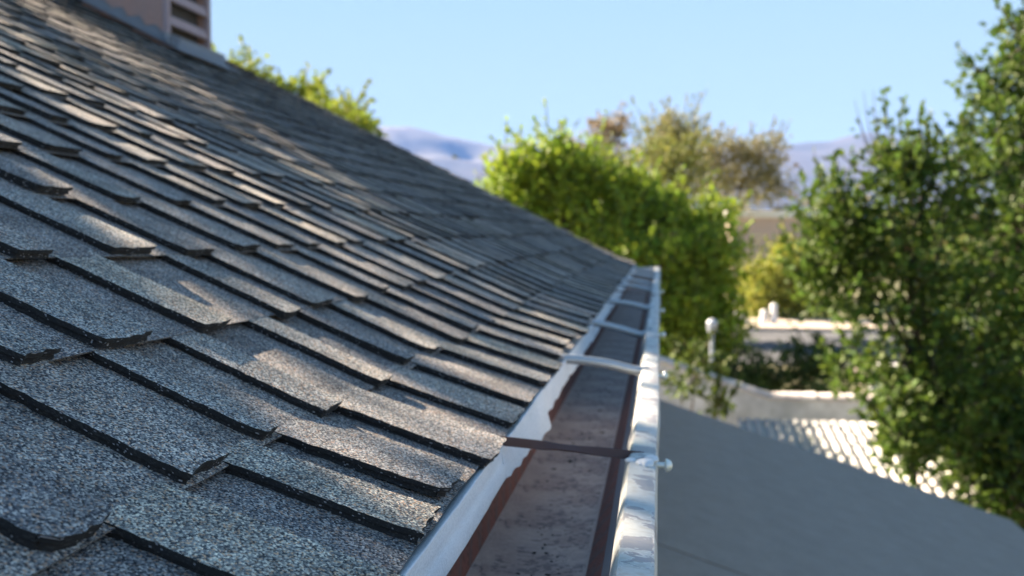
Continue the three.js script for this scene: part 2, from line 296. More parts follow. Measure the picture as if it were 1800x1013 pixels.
{
  // long backing strips, one metre each, staggered
  for (let c = 0; c < nCourse; c++) {
    const r = rng(4000 + c); let z = -Z_NEAR - r() * .6;
    while (z < -Z_FAR) {
      const z1 = Math.min(z + .985, -Z_FAR + .004), za = Math.max(z, -Z_NEAR);
      if (z1 - za > .01) {
        const u0 = uBut(c);
        mesh('shingle_strip', slab({ u0, u1: Math.min(uBut(c + 1) + .012, U_RIDGE), za, zb: z1 - .002, h0: surfaceH(c, 0), h1: surfaceH(c, 1), th: .0010, seed: 7000 + c * 40 + Math.floor(z * 10), nu: 4, nz: 24, plies: false }), stripTones[Math.floor(r() * 3)], deck);
      }
      z += .985;
    }
  }
  // individual tabs: the 300 that show largest, the rest joined
  const proj = (p) => { const v = V(...p).applyMatrix4(camera.matrixWorldInverse); return [v.x / -v.z * FPX + PW / 2, -v.y / -v.z * FPX + PH / 2, -v.z]; };
  camera.matrixWorldInverse.copy(camera.matrixWorld).invert();
  for (const t of tabs) {
    const m = proj(roofP(uBut(t.c) + EXPO / 2, .01, -(t.a + t.w / 2)));
    t.size = m[2] > .1 && m[0] > -90 && m[1] > -40 && m[1] < PH + 70 ? 1 / (m[2] * m[2]) : 0; t.depth = m[2];
  }
  tabs.sort((a, b) => b.size - a.size);
  const rest = [[], []];
  tabs.forEach((t, k) => {
    const g = tabGeo(t, k < 70 ? 2 : k < 160 ? 1 : 0), r = rng(t.seed + 9), q = Math.floor(r() * tabTones.length);
    if (k < 300 && t.size > 0) mesh('shingle_tab', g, [tabTones[q], M.edge], deck);
    else { g.clearGroups(); rest[q & 1].push(g); }
  });
  rest.forEach((l, k) => { const m = mesh('shingle_field', mergeGeometries(l), tabTones[k ? 2 : 0], deck); m.userData = { kind: 'stuff', label: 'far rows of grey shingle tabs' }; });
  // ridge caps along the top, and the other slope behind
  const rx = X0 - U_RIDGE * CS, ry = Y0 + U_RIDGE * SN;
  const back = [[rx, ry - .004], [rx - 3.2, ry - 1.6]].map(([x, y]) => [Z_NEAR, Z_FAR].map((z) => [x, y, z]));
  mesh('rear_slope', sheet(back, .03, (i, j) => [j * 8, i * 6]), std({ map: granules.map, roughness: .95 }), house);
  for (let k = 0; k * .14 < Z_NEAR - Z_FAR; k++) {
    const z = Z_FAR + .07 + k * .14, w = .15;
    const rows = [0, 1].map((e) => [[-w * CS, -w * SN + .012], [0, .022], [w * CS, -w * SN + .012]].map(([x, y]) => [rx + x, ry + y + e * .006, z + (e ? .075 : -.075)]));
    const cg = sheet(rows, .005, (i, j) => [j * .3, i * .3]); cg.setAttribute('color', new THREE.Float32BufferAttribute(new Float32Array(cg.attributes.position.count * 3).fill(1), 3));
    mesh('ridge_cap', cg, tabTones[k % 6], deck);
  }
  // fascia, rake board and walls under the roof
  mesh('fascia', box(.02, .16, Z_NEAR - Z_FAR - .02, X0 - .028, Y0 - .112, (Z_NEAR + Z_FAR) / 2), M.wood, house);
  const sh = new THREE.Shape(); sh.moveTo(-.30, 0); sh.lineTo(-.30, Y0 - .03); const wx = rx; sh.lineTo(wx, ry - .13); sh.lineTo(wx - 2.9, ry - .13 - 1.45); sh.lineTo(wx - 2.9, 0); sh.closePath();
  const wall = new THREE.ExtrudeGeometry(sh, { depth: Z_NEAR - Z_FAR - .5, bevelEnabled: false }); wall.translate(0, 0, Z_FAR + .25);
  mesh('wall', wall, std({ map: mottle([.68, .62, .55], [.62, .57, .51], 15), roughness: .95 }), house);
  const rake = [[-.01, -.03], [U_RIDGE, -.03]].map(([u, h]) => roofP(u, h, 0));
  const bg = new THREE.BoxGeometry(U_RIDGE, .12, .022); bg.rotateZ(-Math.atan(TAN)); bg.translate((rake[0][0] + rake[1][0]) / 2 - .03, (rake[0][1] + rake[1][1]) / 2 - .066, Z_FAR + .018);
  mesh('rake_board', bg, M.wood, house);
}

// drip edge: white painted flashing under the lowest course, its lower edge ragged and bent
{
  const seams = [-Z_NEAR + .01, .752, 1.02, 1.72, 2.3, 3.05, 3.9, -Z_FAR - .01];
  for (let k = 0; k < seams.length - 1; k++) {
    const za = seams[k] - (k ? .006 : 0), zb = seams[k + 1], n = Math.max(8, Math.round((zb - za) / .010)), rows = [], near = k === 0;
    for (let i = 0; i <= n; i++) {
      const d = lerp(za, zb, i / n), z = -d, f = fbm(d * 8, k * 7.3, 19, 4) - .5, rag = fbm(d * 60, k * 3.1, 23, 3) - .5;
      const flare = k === 1 ? smooth(0, 1, (d - za) / (zb - za)) * (1 - .55 * smooth(.985, 1, (d - za) / (zb - za))) : 0;
      const drop = .027 + (near ? .001 * f + .0012 * rag : .005 * f + .008 * rag) + .010 * flare, out = (near ? 0 : .004 * f + .002) + .006 * flare, y = EYE - .1695 + .001 * Math.sin(d * 19 + k) - k * .0005;
      const row = [[-.160, y - .012, z], [-.1285, y - .0012, z], [-.1235 + .0012 * rag, y, z], [-.1225 + .0012 * rag, y - .0012, z]];
      if (near) row.push([-.1222, y - drop * .35, z], [-.1218, y - drop * .60, z], [-.1196, y - drop * .63, z], [-.1190, y - drop, z]);
      else row.push([-.1222 + out * .4, y - drop * .45, z], [-.1214 + out * .8, y - drop * .8, z], [-.1208 + out, y - drop, z]);
      rows.push(row);
    }
    mesh('drip_edge', sheet(rows, -.0009, (i, j) => [j * .1, i * .06]), M.white, house);
  }
}

// chimney: boxed and stuccoed towards the eave, louvred on the side
{
  const c = new THREE.Group(); c.name = 'chimney'; house.add(c); c.userData = { label: 'brown stuccoed chimney with louvred side' };
  const xr = -1.885, xl = -2.275, zf = -3.54, zb = -3.905, yb = EYE + .64, yt = EYE + 1.55;
  mesh('front_panel', box(xr - xl - .03, yt - yb + .4, .02, (xr + xl) / 2 - .008, (yt + yb) / 2 - .02, zf - .012), M.stucco, c);
  mesh('rear_panel', box(xr - xl - .03, yt - yb + .4, .02, (xr + xl) / 2 - .008, (yt + yb) / 2 - .02, zb + .012), M.stucco, c);
  mesh('upslope_panel', box(.02, yt - yb + .2, zf - zb - .046, xl + .012, (yt + yb) / 2 + .1, (zf + zb) / 2), M.stucco, c);
  for (const [x, z] of [[xr - .011, zf - .011], [xr - .011, zb + .011]]) mesh('corner_post', box(.022, yt - yb + .2, .022, x, (yt + yb) / 2 - .08, z, .002), M.slat, c);
  mesh('corner_post', box(.03, yt - yb + .4, .03, xl + .012, (yt + yb) / 2 + .08, zf - .008, .002), M.trim, c);
  mesh('gap_shade_panel', box(.004, yt - yb + .1, zf - zb - .05, xr - .052, (yt + yb) / 2, (zf + zb) / 2), M.trim, c);  // dark panel added behind the slats, its colour painting shade into the gaps
  for (let k = 0; k < 9; k++) {
    const s = box(.012, .04, zf - zb - .048, 0, 0, 0, .002); s.rotateZ(.30); s.translate(xr - .014, yb + .085 + k * .094, (zf + zb) / 2);
    mesh('slat', s, M.slat, c);
  }
  mesh('cap', box(xr - xl + .08, .05, zf - zb + .08, (xr + xl) / 2, yt + .045, (zf + zb) / 2, .008), M.slat, c);
  const un = (X0 - xr) / CS;
  // metal flashing bent round the foot
  const fr = []; for (let i = 0; i <= 14; i++) { const t = i / 14, u = lerp(un - .03, un + .52, t), w = .035 + .02 * fbm(t * 5, 2, 4); fr.push([roofP(u, .026, zf + w), roofP(u, .028, zf + .004), roofP(u, .062 + .012 * Math.sin(t * 40), zf + .0035)]); }
  mesh('flashing', sheet(fr, .002), M.flash, c);
  const sr = []; for (let i = 0; i <= 10; i++) { const t = i / 10, z = lerp(zf + .05, zb - .10, t), w = .07 + .03 * fbm(t * 6, 9, 4); sr.push([roofP(un - w, .025 + .004 * fbm(t * 9, 1, 2), z), roofP(un - .003, .03, z), roofP(un - .002 + .02, .065, z)]); }
  mesh('flashing', sheet(sr, .002), M.flash, c);
}

// lower porch roof in the shade below the gutter
{
  const py = (x) => EYE - .70 - .322 * x;
  const xa = -.31, xb = 1.385, zf = -4.03, zn = 1.2, rows = [];
  for (let i = 0; i <= 24; i++) { const z = lerp(zn, zf, i / 24), row = []; for (let j = 0; j <= 12; j++) { const x = lerp(xa, xb, j / 12); row.push([x, py(x) + .003 * (fbm(x * 2.3, z * 1.6, 31, 2) - .5), z]); } rows.push(row); }
  const p = mesh('porch_roof', sheet(rows, -.035, (i, j) => [lerp(xa, xb, j / 12) / GSIZE, lerp(zn, zf, i / 24) / GSIZE]), M.porch, house);
  // lapped sheets of roll roofing
  for (const [z, k] of [[-2.2, 1], [-.3, 3]]) {
    const lap = []; for (let j = 0; j <= 14; j++) { const x = lerp(xa, xb - .004, j / 14), e = .006 * (fbm(x * 6, k, 3) - .5); lap.push([[x, py(x) + .0030, z + e + .05], [x, py(x) + .0034, z + e], [x, py(x) + .0022, z - .003 + e]]); }
    mesh('roofing_lap', sheet(lap, .003, (i, j) => [i * .2, j * .1]), M.porch, p);
  }
  mesh('eave_trim', box(.03, .12, zn - zf, xb - .012, py(xb) - .105, (zn + zf) / 2, .004), M.wood, p);
  const rk = new THREE.BoxGeometry(1.72, .1, .02); rk.rotateZ(-Math.atan(.322)); rk.translate((xa + xb) / 2, (py(xa) + py(xb)) / 2 - .095, zf + .012); mesh('rake_trim', rk, M.wood, p);
  for (const z of [-3.8, -1.2, 1.0]) mesh('post', box(.09, py(1.25) - .04, .09, 1.25, (py(1.25) - .04) / 2, z, .006), M.wood, p);
}

// ------------------------------------------------------------------ gutter
const gutter = thing('rain_gutter', 'long open rain gutter with flaking white lip below the shingles', 'gutter', [0, 0, 0]);
const GK = 1.06;                                   // size of the trough section over the sketched one
{
  const zs = []; for (let z = Z_NEAR - .05; z > Z_FAR + .01; z -= .03) zs.push(z); zs.push(Z_FAR + .01);
  const wav = (z) => .0016 * Math.sin(z * 4.1) + .0012 * Math.sin(z * 11.3 + 1);
  const ribbon = (name, prof, mat, th, us, parent = gutter, vs = 4) => {
    const rows = zs.map((z) => prof(z).map(([x, y]) => [x * GK, EYE + y * GK, z]));
    return mesh(name, sheet(rows, th, (i, j) => [us * j / (rows[0].length - 1), zs[i] * vs]), mat, parent);
  };
  ribbon('floor', (z) => [[-.1405, -.2555], [-.130, -.258], [-.10, -.2588 + .0006 * Math.sin(z * 17)], [-.075, -.2585], [-.056, -.257], [-.0515, -.2545]], M.floor, .0012, 1, gutter, 4);
  ribbon('back_wall', () => [[-.1435, -.196], [-.1425, -.23], [-.1410, -.2552]], M.rust, .0012, .5);
  ribbon('front_wall', (z) => [[-.0512, -.2542], [-.0475, -.2485], [-.0430, -.2415 + wav(z)], [-.0385, -.2345 + wav(z)], [-.0365, -.2312 + wav(z)]], M.rust, .0012, .6);
  ribbon('inner_hem', (z) => [[-.0364, -.2311 + wav(z)], [-.0305, -.2212 + wav(z)], [-.0268, -.2120 + wav(z)], [-.0256 + wav(z) * .5, -.200], [-.0252 + wav(z) * .5, -.1922]], M.lipBare, .0012, .5);
  ribbon('rolled_lip', (z) => { const w = wav(z) * .4, e = .0010 * (fbm(z * 22, 1, 8, 3) - .5), n = .0008 * (fbm(z * 60, 5, 8, 3) - .5); return [[-.0250 + w, -.1920], [-.0246 + w + e, -.1880], [-.0226 + w + e, -.1812 + n], [-.0210 + w + e, -.1772 + n], [-.0200 + w + e, -.1762 + n], [-.0192 + w + e * .4, -.1760 + n], [-.0120 + w, -.1768 + n * .5], [-.0040 + w, -.1778 + n * .5], [-.0026 + w + n, -.1782], [-.0014 + w + n, -.1825], [-.0010 + w, -.187], [-.0012 + w, -.193]]; }, M.lip, .0012, 1, gutter, 4).geometry.userData = {};
  { const lip = gutter.children[gutter.children.length - 1]; lip.geometry = toCreasedNormals(lip.geometry, .45); }
  ribbon('outer_face', (z) => [[-.0013 + wav(z), -.1935], [-.004, -.205], [-.013, -.225], [-.033, -.24], [-.043, -.252], [-.0455, -.2605]], M.white, -.0012, 1);
  const ec = new THREE.Shape(); [[-.144, -.182], [-.141, -.2605], [-.045, -.2605], [-.033, -.241], [-.013, -.226], [-.003, -.205], [.0005, -.174], [-.012, -.171]].forEach(([x, y], k) => k ? ec.lineTo(x * GK, EYE + y * GK) : ec.moveTo(x * GK, EYE + y * GK)); ec.closePath();
  const cap = new THREE.ExtrudeGeometry(ec, { depth: .003, bevelEnabled: false }); cap.translate(0, 0, Z_FAR + .004); mesh('end_cap', cap, M.galv, gutter);
  // lumps of old sealant on the lip
  for (const [d, x, s] of [[.735, -.021, .0045], [.728, -.010, .007], [.742, -.0055, .006], [1.9, -.02, .005], [2.3, -.02, .006]]) {
    const b = new THREE.IcosahedronGeometry(s, 2), q = b.attributes.position, r = rng(Math.floor(d * 999)); for (let k = 0; k < q.count; k++) { const f = 1 + .3 * (vnoise(q.getX(k) * 400 + 9, q.getZ(k) * 400 + q.getY(k) * 300, 4) - .5); q.setXYZ(k, q.getX(k) * f, q.getY(k) * f * .55, q.getZ(k) * f * 1.3); }
    b.computeVertexNormals(); b.translate(x * GK, EYE - .1755 * GK, -d * GK); mesh('sealant_lump', b, M.white, gutter);
  }
  // hangers across the trough
  const bar = (d, y0, y1, w, th, mat, { twist = 0, dip = 0, kick = 0, x0 = -.150, label } = {}) => {
    const rows = [], n = 22, x1 = -.012;
    for (let i = 0; i <= n; i++) {
      const t = i / n, x = lerp(x0, x1, t), y = lerp(y0, y1, t) - dip * Math.sin(Math.PI * clamp(t * 1.05)) + kick * smooth(.8, 1, t), a = twist ? lerp(lerp(1.45, .42, smooth(.2, .42, t)), 1.2, smooth(.5, .8, t)) : 0, row = [];
      for (const [p, q] of [[-1, -1], [-1, 1], [-.5, 1.25], [.5, 1.25], [1, 1], [1, -1], [.5, -1.25], [-.5, -1.25], [-1, -1]]) { const zz = p * w / 2, yy = q * th / 2; row.push([x, EYE + y + yy * Math.cos(a) - zz * Math.sin(a), -d + (twist ? .06 * (1 - t) : 0) + zz * Math.cos(a) + yy * Math.sin(a)]); }
      rows.push(row);
    }
    const m = mesh('hanger_strap', toCreasedNormals(grid(rows), .6), mat, gutter); if (label) m.userData.label = label; return m;
  };
  bar(.81, -.1665, -.1895, .0075, .0014, M.copperStrap, { twist: 1, x0: -.1285, label: 'twisted rust red hanger strap nearest the camera' });
  const tubeBar = (d, y0, y1, r, mat, dip = 0, up = 0) => mesh('hanger_tube', tube([V(-.140, EYE + y0 - .004, -d + .03), V(-.11, EYE + y0 - .006 - dip * .6, -d + .02), V(-.07, EYE + lerp(y0, y1, .5) - .006 - dip, -d + .01), V(-.03, EYE + y1 - .010 - dip * .8, -d - .002), V(-.014, EYE + y1 - .010 + up, -d - .002)], [r, r, r, r], 12, 18), mat, gutter);
  tubeBar(1.30, -.166, -.178, .0064, M.galv);
  tubeBar(1.82, -.164, -.180, .0066, M.galv, .006, .004);
  tubeBar(2.37, -.166, -.178, .0066, M.galv);
  bar(2.77, -.170, -.181, .03, .002, M.copperStrap, {});
  tubeBar(3.1, -.166, -.178, .0066, M.galv);
  tubeBar(3.48, -.166, -.180, .0066, M.galv, .004);
  tubeBar(3.95, -.166, -.178, .0066, M.galv);
  tubeBar(4.4, -.166, -.178, .0066, M.galv);
  // bolt heads outside the lip
  for (const d of [.80, 1.30, 1.82, 2.37, 3.1]) {
    const pts = [[0, .0105], [.002, .0102], [.0042, .0088], [.0054, .0064], [.0056, .0048], [.0030, .0044], [.0026, .0040], [.0024, -.010]].map(([r, h]) => new THREE.Vector2(r, h));
    const b = new THREE.LatheGeometry(pts, 18); b.rotateZ(-Math.PI / 2); b.translate(.0012, EYE - .194, -d); mesh('bolt', b, M.screw, gutter);
  }
  // black granules and crumbs washed down on the floor: uncountable
  const r = rng(77), grit = [];
  for (let k = 0; k < 900; k++) {
    const d = .30 + Math.pow(r(), 1.5) * 2.6, edge = r() < .55, x = edge ? -.056 - Math.pow(r(), 2) * .035 : rr(r, -.128, -.06), s = rr(r, .0005, .0013) * (r() < .12 ? 2 : 1);
    if (fbm(d * 7, x * 40, 5, 3) < .42 && r() < .75) continue;
    const g = new THREE.IcosahedronGeometry(s, 0); g.scale(rr(r, .8, 1.6), rr(r, .4, .8), rr(r, .8, 1.8)); g.rotateY(r() * 6); g.translate(x * GK, EYE - .2578 * GK + s * .2, -d * GK); grit.push(g);
  }
  const gm = mesh('grit', merge(grit), M.grit, gutter); gm.userData = { kind: 'stuff', label: 'black roofing granules on the gutter floor' };
}

// ------------------------------------------------------------------ trees
function leafCloud(list, r, n, size, up = .35) { /* filled by tree() */ }
function tree({ name, label, group, base, lobes, leaf = .06, color, seed, tint = .35, trunkR = .09, trunkMat = M.bark, sprig = .5, clumpR = .26, perClump = 60, trunkTop, limbs = true, tr = .42 }) {
  const r = rng(seed), t = thing(name, label, /shrub|bush/.test(name) ? 'shrub' : 'tree', [base.x, 0, base.z], group), wood = [], pos = [], colr = [];
  const gauss = () => (r() + r() + r() - 1.5) * 1.15;
  const leafAt = (p, s, dir) => {
    const a = dir.clone().addScaledVector(V(gauss(), gauss(), gauss()), .8).normalize(), b = V(gauss(), gauss() + .2, gauss()).cross(a).normalize(), n = V().crossVectors(a, b);
    const k = s * rr(r, .6, 1.25), w = k * rr(r, .26, .40), p1 = p.clone().addScaledVector(a, k), m = p.clone().addScaledVector(a, k * .45).addScaledVector(n, -k * .06), l = m.clone().addScaledVector(b, w).addScaledVector(n, k * .1), q = m.clone().addScaledVector(b, -w).addScaledVector(n, k * .1);
    for (const v of [p, l, p1, p, p1, q]) pos.push(v.x - base.x, v.y, v.z - base.z);
    const h = rr(r, 1 - tint, 1 + tint), y = rr(r, -.18, .25) * tint * 2; for (let i = 0; i < 6; i++) colr.push(clamp(h * (1 + y), .1, 2), clamp(h, .1, 2), clamp(h * (1 - y), .1, 2));
  };
  for (const [c, rx, ry, rz, n] of lobes) {
    for (let k = 0; k < n; k++) {
      let d = V(gauss(), gauss(), gauss()).normalize(); const rad = Math.pow(r(), .42), bump = .8 + .4 * fbm(d.x * 2 + 5, d.y * 2 + d.z * 2 + 7, seed, 3);
      const cc = V(c.x + d.x * rx * rad * bump, c.y + d.y * ry * rad * bump, c.z + d.z * rz * rad * bump), cr = clumpR * rr(r, .6, 1.3);
      for (let i = 0; i < perClump; i++) { const o = V(gauss(), gauss() * .75, gauss()); leafAt(cc.clone().addScaledVector(o, cr * .8), leaf, o.clone().normalize().add(V(0, .15, 0))); }
      if (r() < sprig) {                          // a shoot standing out of the clump
        const dir = d.clone().multiplyScalar(.8).add(V(gauss() * .35, .75 + gauss() * .3, gauss() * .35)).normalize(), L = cr * rr(r, 1.2, 2.6);
        const e = cc.clone().addScaledVector(dir, L), m = cc.clone().addScaledVector(dir, L * .5).add(V(gauss() * .05, 0, gauss() * .05));
        wood.push(tube([cc, m, e], [leaf * .09, leaf * .05], 4, 3));
        for (let q = 0; q < 16; q++) leafAt(cc.clone().lerp(e, .2 + .8 * r()), leaf * .9, dir.clone().add(V(gauss(), gauss(), gauss())));
      }
      if (limbs && r() < .3) { const top = c.clone(); wood.push(tube([top, top.clone().lerp(cc, .5).add(V(gauss() * .1, .06, gauss() * .1)), cc], [trunkR * .28, trunkR * .08], 5, 5)); }
    }
  }
  const tip = trunkTop ?? lobes[0][0];
  wood.push(tube([V(base.x, -.05, base.z), V(lerp(base.x, tip.x, .3) + gauss() * .05, tip.y * .33, lerp(base.z, tip.z, .3)), V(lerp(base.x, tip.x, .7) + gauss() * .05, tip.y * .7, lerp(base.z, tip.z, .7)), tip], [trunkR * 1.25, trunkR, trunkR * .8, trunkR * .5], 9, 14));
  if (limbs) for (const [c] of lobes) if (c.distanceTo(tip) > .05) { const s = V(lerp(base.x, tip.x, .62), tip.y * .62, lerp(base.z, tip.z, .62)); wood.push(tube([s, s.clone().lerp(c, .5).add(V(gauss() * .08, .1, gauss() * .08)), c], [trunkR * .6, trunkR * .28], 6, 8)); }
  const wg = merge(wood); wg.translate(-base.x, 0, -base.z); mesh('trunk', wg, trunkMat, t);
  const g = new THREE.BufferGeometry(); g.setAttribute('position', new THREE.Float32BufferAttribute(pos, 3)); g.setAttribute('color', new THREE.Float32BufferAttribute(colr, 3)); g.computeVertexNormals();
  mesh('crown', g, leafMat(...color, tr), t);
  return t;
}
const L = (px, py, depth, rxp, ryp, n, rz) => { const k = depth / FPX; return [at(px, py, depth), rxp * k, ryp * k, (rz ?? (rxp + ryp) / 2 * k), n]; };
const onGround = (px, depth) => { const p = at(px, 405, depth); return V(p.x, 0, p.z); };

tree({ name: 'broadleaf_tree', label: 'sunlit yellow green tree rising behind the roof beside the chimney', base: onGround(540, 12), seed: 101, leaf: .085, color: [0.229, 0.290, 0.040], clumpR: .18, perClump: 50, sprig: .55,
  lobes: [L(530, 270, 12, 120, 80, 90, 1.0), L(435, 165, 12, 50, 56, 44), L(510, 188, 12, 62, 46, 46), L(590, 218, 11, 48, 40, 40), L(470, 300, 12, 110, 80, 50), L(625, 245, 10.2, 28, 32, 18)] });
tree({ name: 'broadleaf_tree', label: 'large bushy tree beyond the far end of the gutter, bright on its left', base: onGround(1120, 12), seed: 102, leaf: .085, color: [.25, .35, .04], clumpR: .20, perClump: 50, sprig: .75, trunkR: .12, tr: .5,
  lobes: [L(1030, 410, 12, 160, 95, 130), L(925, 325, 12, 70, 55, 56), L(1020, 310, 12, 70, 52, 44), L(1130, 370, 12, 70, 52, 46), L(885, 370, 12, 50, 48, 34), L(1245, 395, 12, 42, 38, 18), L(960, 275, 12, 40, 36, 14)] });
tree({ name: 'evergreen_tree', label: 'dense green tree standing lowest, just right of the gutter end', base: onGround(1190, 11.2), seed: 112, leaf: .075, color: [.25, .35, .04], clumpR: .2, perClump: 66, sprig: .4, trunkR: .1, tr: .5, tint: .45,
  lobes: [L(1130, 480, 11.2, 110, 75, 110), L(1225, 475, 11.2, 80, 72, 90), L(1215, 570, 11, 92, 75, 110), L(1110, 580, 11, 110, 80, 80), L(1225, 620, 11, 50, 46, 34)] });
tree({ name: 'pale_tree', label: 'loose pale green tree just right of the large bushy tree', base: onGround(1190, 22), seed: 103, leaf: .11, color: [0.220, 0.246, 0.070], clumpR: .4, perClump: 40, sprig: .6,
  lobes: [L(1180, 290, 22, 70, 56, 50), L(1190, 370, 22, 100, 60, 60)] });
tree({ name: 'dry_tree', label: 'tall thin brown tree with dry top above the bushy tree', base: onGround(1075, 38), seed: 104, leaf: .15, color: [0.282, 0.229, 0.141], clumpR: .42, perClump: 44, sprig: .8, tint: .25,
  lobes: [L(1072, 225, 38, 26, 36, 24), L(1078, 300, 38, 34, 45, 26), L(1000, 270, 38, 46, 34, 20)] });
tree({ name: 'dry_tree', label: 'olive brown eucalyptus left of the pale flat building', base: onGround(1190, 44), seed: 105, leaf: .16, color: [0.246, 0.246, 0.114], clumpR: .5, perClump: 44, sprig: .8, tint: .3,
  lobes: [L(1195, 230, 44, 46, 30, 34), L(1155, 255, 44, 30, 36, 24), L(1215, 300, 44, 50, 45, 30)] });
tree({ name: 'dry_tree', label: 'broad tan eucalyptus above the pale flat building', base: onGround(1310, 46), seed: 106, leaf: .17, color: [.25, .235, .11], clumpR: .6, perClump: 50, sprig: .5, tint: .3,
  lobes: [L(1265, 275, 46, 46, 40, 34), L(1335, 275, 46, 40, 36, 34), L(1300, 330, 46, 70, 34, 34), L(1365, 320, 46, 26, 40, 16)] });
tree({ name: 'road_shade_tree', label: 'added olive tree behind the large bushy tree to shade the road', base: onGround(1020, 35), seed: 113, leaf: .16, color: [.16, .19, .06], clumpR: .5, perClump: 60, sprig: .4, tint: .3,
  lobes: [L(1015, 320, 35, 80, 55, 70), L(1080, 335, 33, 70, 50, 50), L(960, 330, 36, 60, 50, 40)] });  // tree added here to throw shade on the road
tree({ name: 'garden_bush', label: 'bright yellow green bush beside the pavement below the pale building', base: onGround(1365, 40.5), seed: 107, leaf: .2, color: [.34, .37, .07], clumpR: .55, perClump: 56, sprig: .6,
  lobes: [L(1360, 505, 40.5, 52, 50, 60), L(1400, 465, 40.5, 50, 44, 44), L(1340, 535, 40.5, 34, 34, 30), L(1400, 535, 40.5, 56, 36, 40)] });
tree({ name: 'tall_tree', label: 'big dark green tree filling the right edge of the picture', base: onGround(1840, 7.6), seed: 108, leaf: .068, color: [.088, .148, .026], clumpR: .15, perClump: 34, sprig: .65, trunkR: .075, trunkMat: M.barkDark, tr: .5,
  lobes: [L(1800, 420, 7.6, 150, 170, 80), L(1770, 620, 7.4, 170, 150, 96), L(1800, 250, 7.6, 80, 100, 40), L(1745, 150, 7.8, 34, 50, 12), L(1840, 90, 7.6, 80, 110, 44), L(1860, 560, 7.4, 170, 260, 100), L(1770, 790, 7.0, 110, 90, 70), L(1800, 880, 6.6, 90, 60, 44), L(1700, 720, 7.0, 80, 80, 40)] });
tree({ name: 'slender_tree', label: 'dark green tree with a black bare stem left of the biggest tree', base: onGround(1640, 6.9), seed: 109, leaf: .064, color: [.092, .155, .026], clumpR: .14, perClump: 30, sprig: .85, trunkR: .026, trunkMat: M.barkDark, trunkTop: at(1618, 230, 6.9), tr: .5,
  lobes: [L(1590, 480, 6.9, 135, 120, 64), L(1640, 310, 6.9, 90, 70, 20), L(1580, 290, 6.9, 36, 80, 13), L(1470, 380, 6.9, 70, 58, 30), L(1470, 470, 6.9, 74, 66, 36), L(1590, 640, 6.7, 110, 110, 46), L(1600, 775, 6.4, 60, 46, 22), L(1690, 300, 7, 60, 80, 17), L(1660, 720, 6.6, 90, 80, 46)] });
tree({ name: 'garden_shrub', label: 'dark low shrub behind the white wall with coping tiles', base: onGround(1340, 10.5), seed: 110, leaf: .06, color: [.05, .095, .026], clumpR: .16, perClump: 44, sprig: .6, trunkR: .03,
  lobes: [L(1300, 660, 10.5, 60, 45, 30), L(1380, 670, 10.3, 70, 40, 34), L(1460, 650, 10, 60, 50, 30)] });
tree({ name: 'garden_shrub', label: 'thin leafy shrub in front of the white wall beside the gutter', base: onGround(1225, 6.4), seed: 111, leaf: .05, color: [.085, .13, .03], clumpR: .07, perClump: 12, sprig: 1, trunkR: .010,
  lobes: [L(1225, 640, 6.4, 55, 50, 12), L(1265, 715, 6.3, 26, 36, 8), L(1200, 690, 6.3, 26, 30, 5)] });
// trees up-sun behind the house: out of the frame, their gaps let the sun through onto the shingles
{
  const A = (q, s_, y) => V(q * Math.sin(sunAz) - s_ * Math.cos(sunAz), y, -q * Math.cos(sunAz) - s_ * Math.sin(sunAz));
  const lobe = (q, s_, y, rx, ry, n) => [A(q, s_, y), rx, ry, rx, n];
  const flat = (v) => V(v.x, 0, v.z);
  const H = (s_) => 3.46 + (s_ - .4) * Math.tan(sunEl);   // height of the sun's rays that graze the eave
  tree({ name: 'garden_tree', label: 'garden tree behind the house whose leaves shade the near shingles', base: flat(A(-1.2, 5.2, 0)), seed: 201, leaf: .085, color: [.10, .15, .03], clumpR: .20, perClump: 80, sprig: .5,
    lobes: [lobe(-1.0, 5.2, H(5.2) - .3, .9, .9, 110), lobe(-.26, 5, H(5) - .2, .44, .75, 130), lobe(.07, 4.9, H(4.9) - .2, .16, .6, 60), lobe(-1.6, 5, H(5) - .6, .9, .8, 50)] });
  tree({ name: 'garden_tree', label: 'garden tree behind the house whose leaves shade the far shingles', base: flat(A(3.6, 8.6, 0)), seed: 202, leaf: .10, color: [.10, .15, .03], clumpR: .26, perClump: 80, sprig: .5,
    lobes: [lobe(3.3, 8.6, H(8.6) - .2, 1.3, 1.0, 130), lobe(2.2, 8.3, H(8.3) - .3, .48, .9, 80), lobe(1.9, 8.2, H(8.2) - .3, .28, .9, 44), lobe(4.6, 8.8, H(8.8) - .3, 1.0, 1.0, 60)] });
  tree({ name: 'garden_tree', label: 'thin garden tree behind the house that dapples the middle shingles', base: flat(A(.95, 5.4, 0)), seed: 203, leaf: .085, color: [.10, .15, .03], clumpR: .10, perClump: 46, sprig: .25, trunkR: .03,
    lobes: [lobe(.95, 5.4, H(5.4) - .25, .62, .5, 18), lobe(1.6, 5.6, H(5.6) - .25, .45, .5, 13)] });
}
// bare twigs at the left top of the slender tree
{
  const t = thing('bare_branch', 'bare grey twigs standing up at the edge of the right hand trees', 'branch', [0, 0, 0]);
  const b = at(1560, 300, 6.9); const g = [];
  for (const [px, py] of [[1502, 175], [1518, 160], [1536, 158], [1545, 195], [1508, 205]]) g.push(tube([b, b.clone().lerp(at(px, py, 6.9), .55).add(V(-.02, -.05, 0)), at(px, py, 6.9)], [.007, .004, .0015], 5, 8));
  mesh('twig', merge(g), M.bark, t);
}
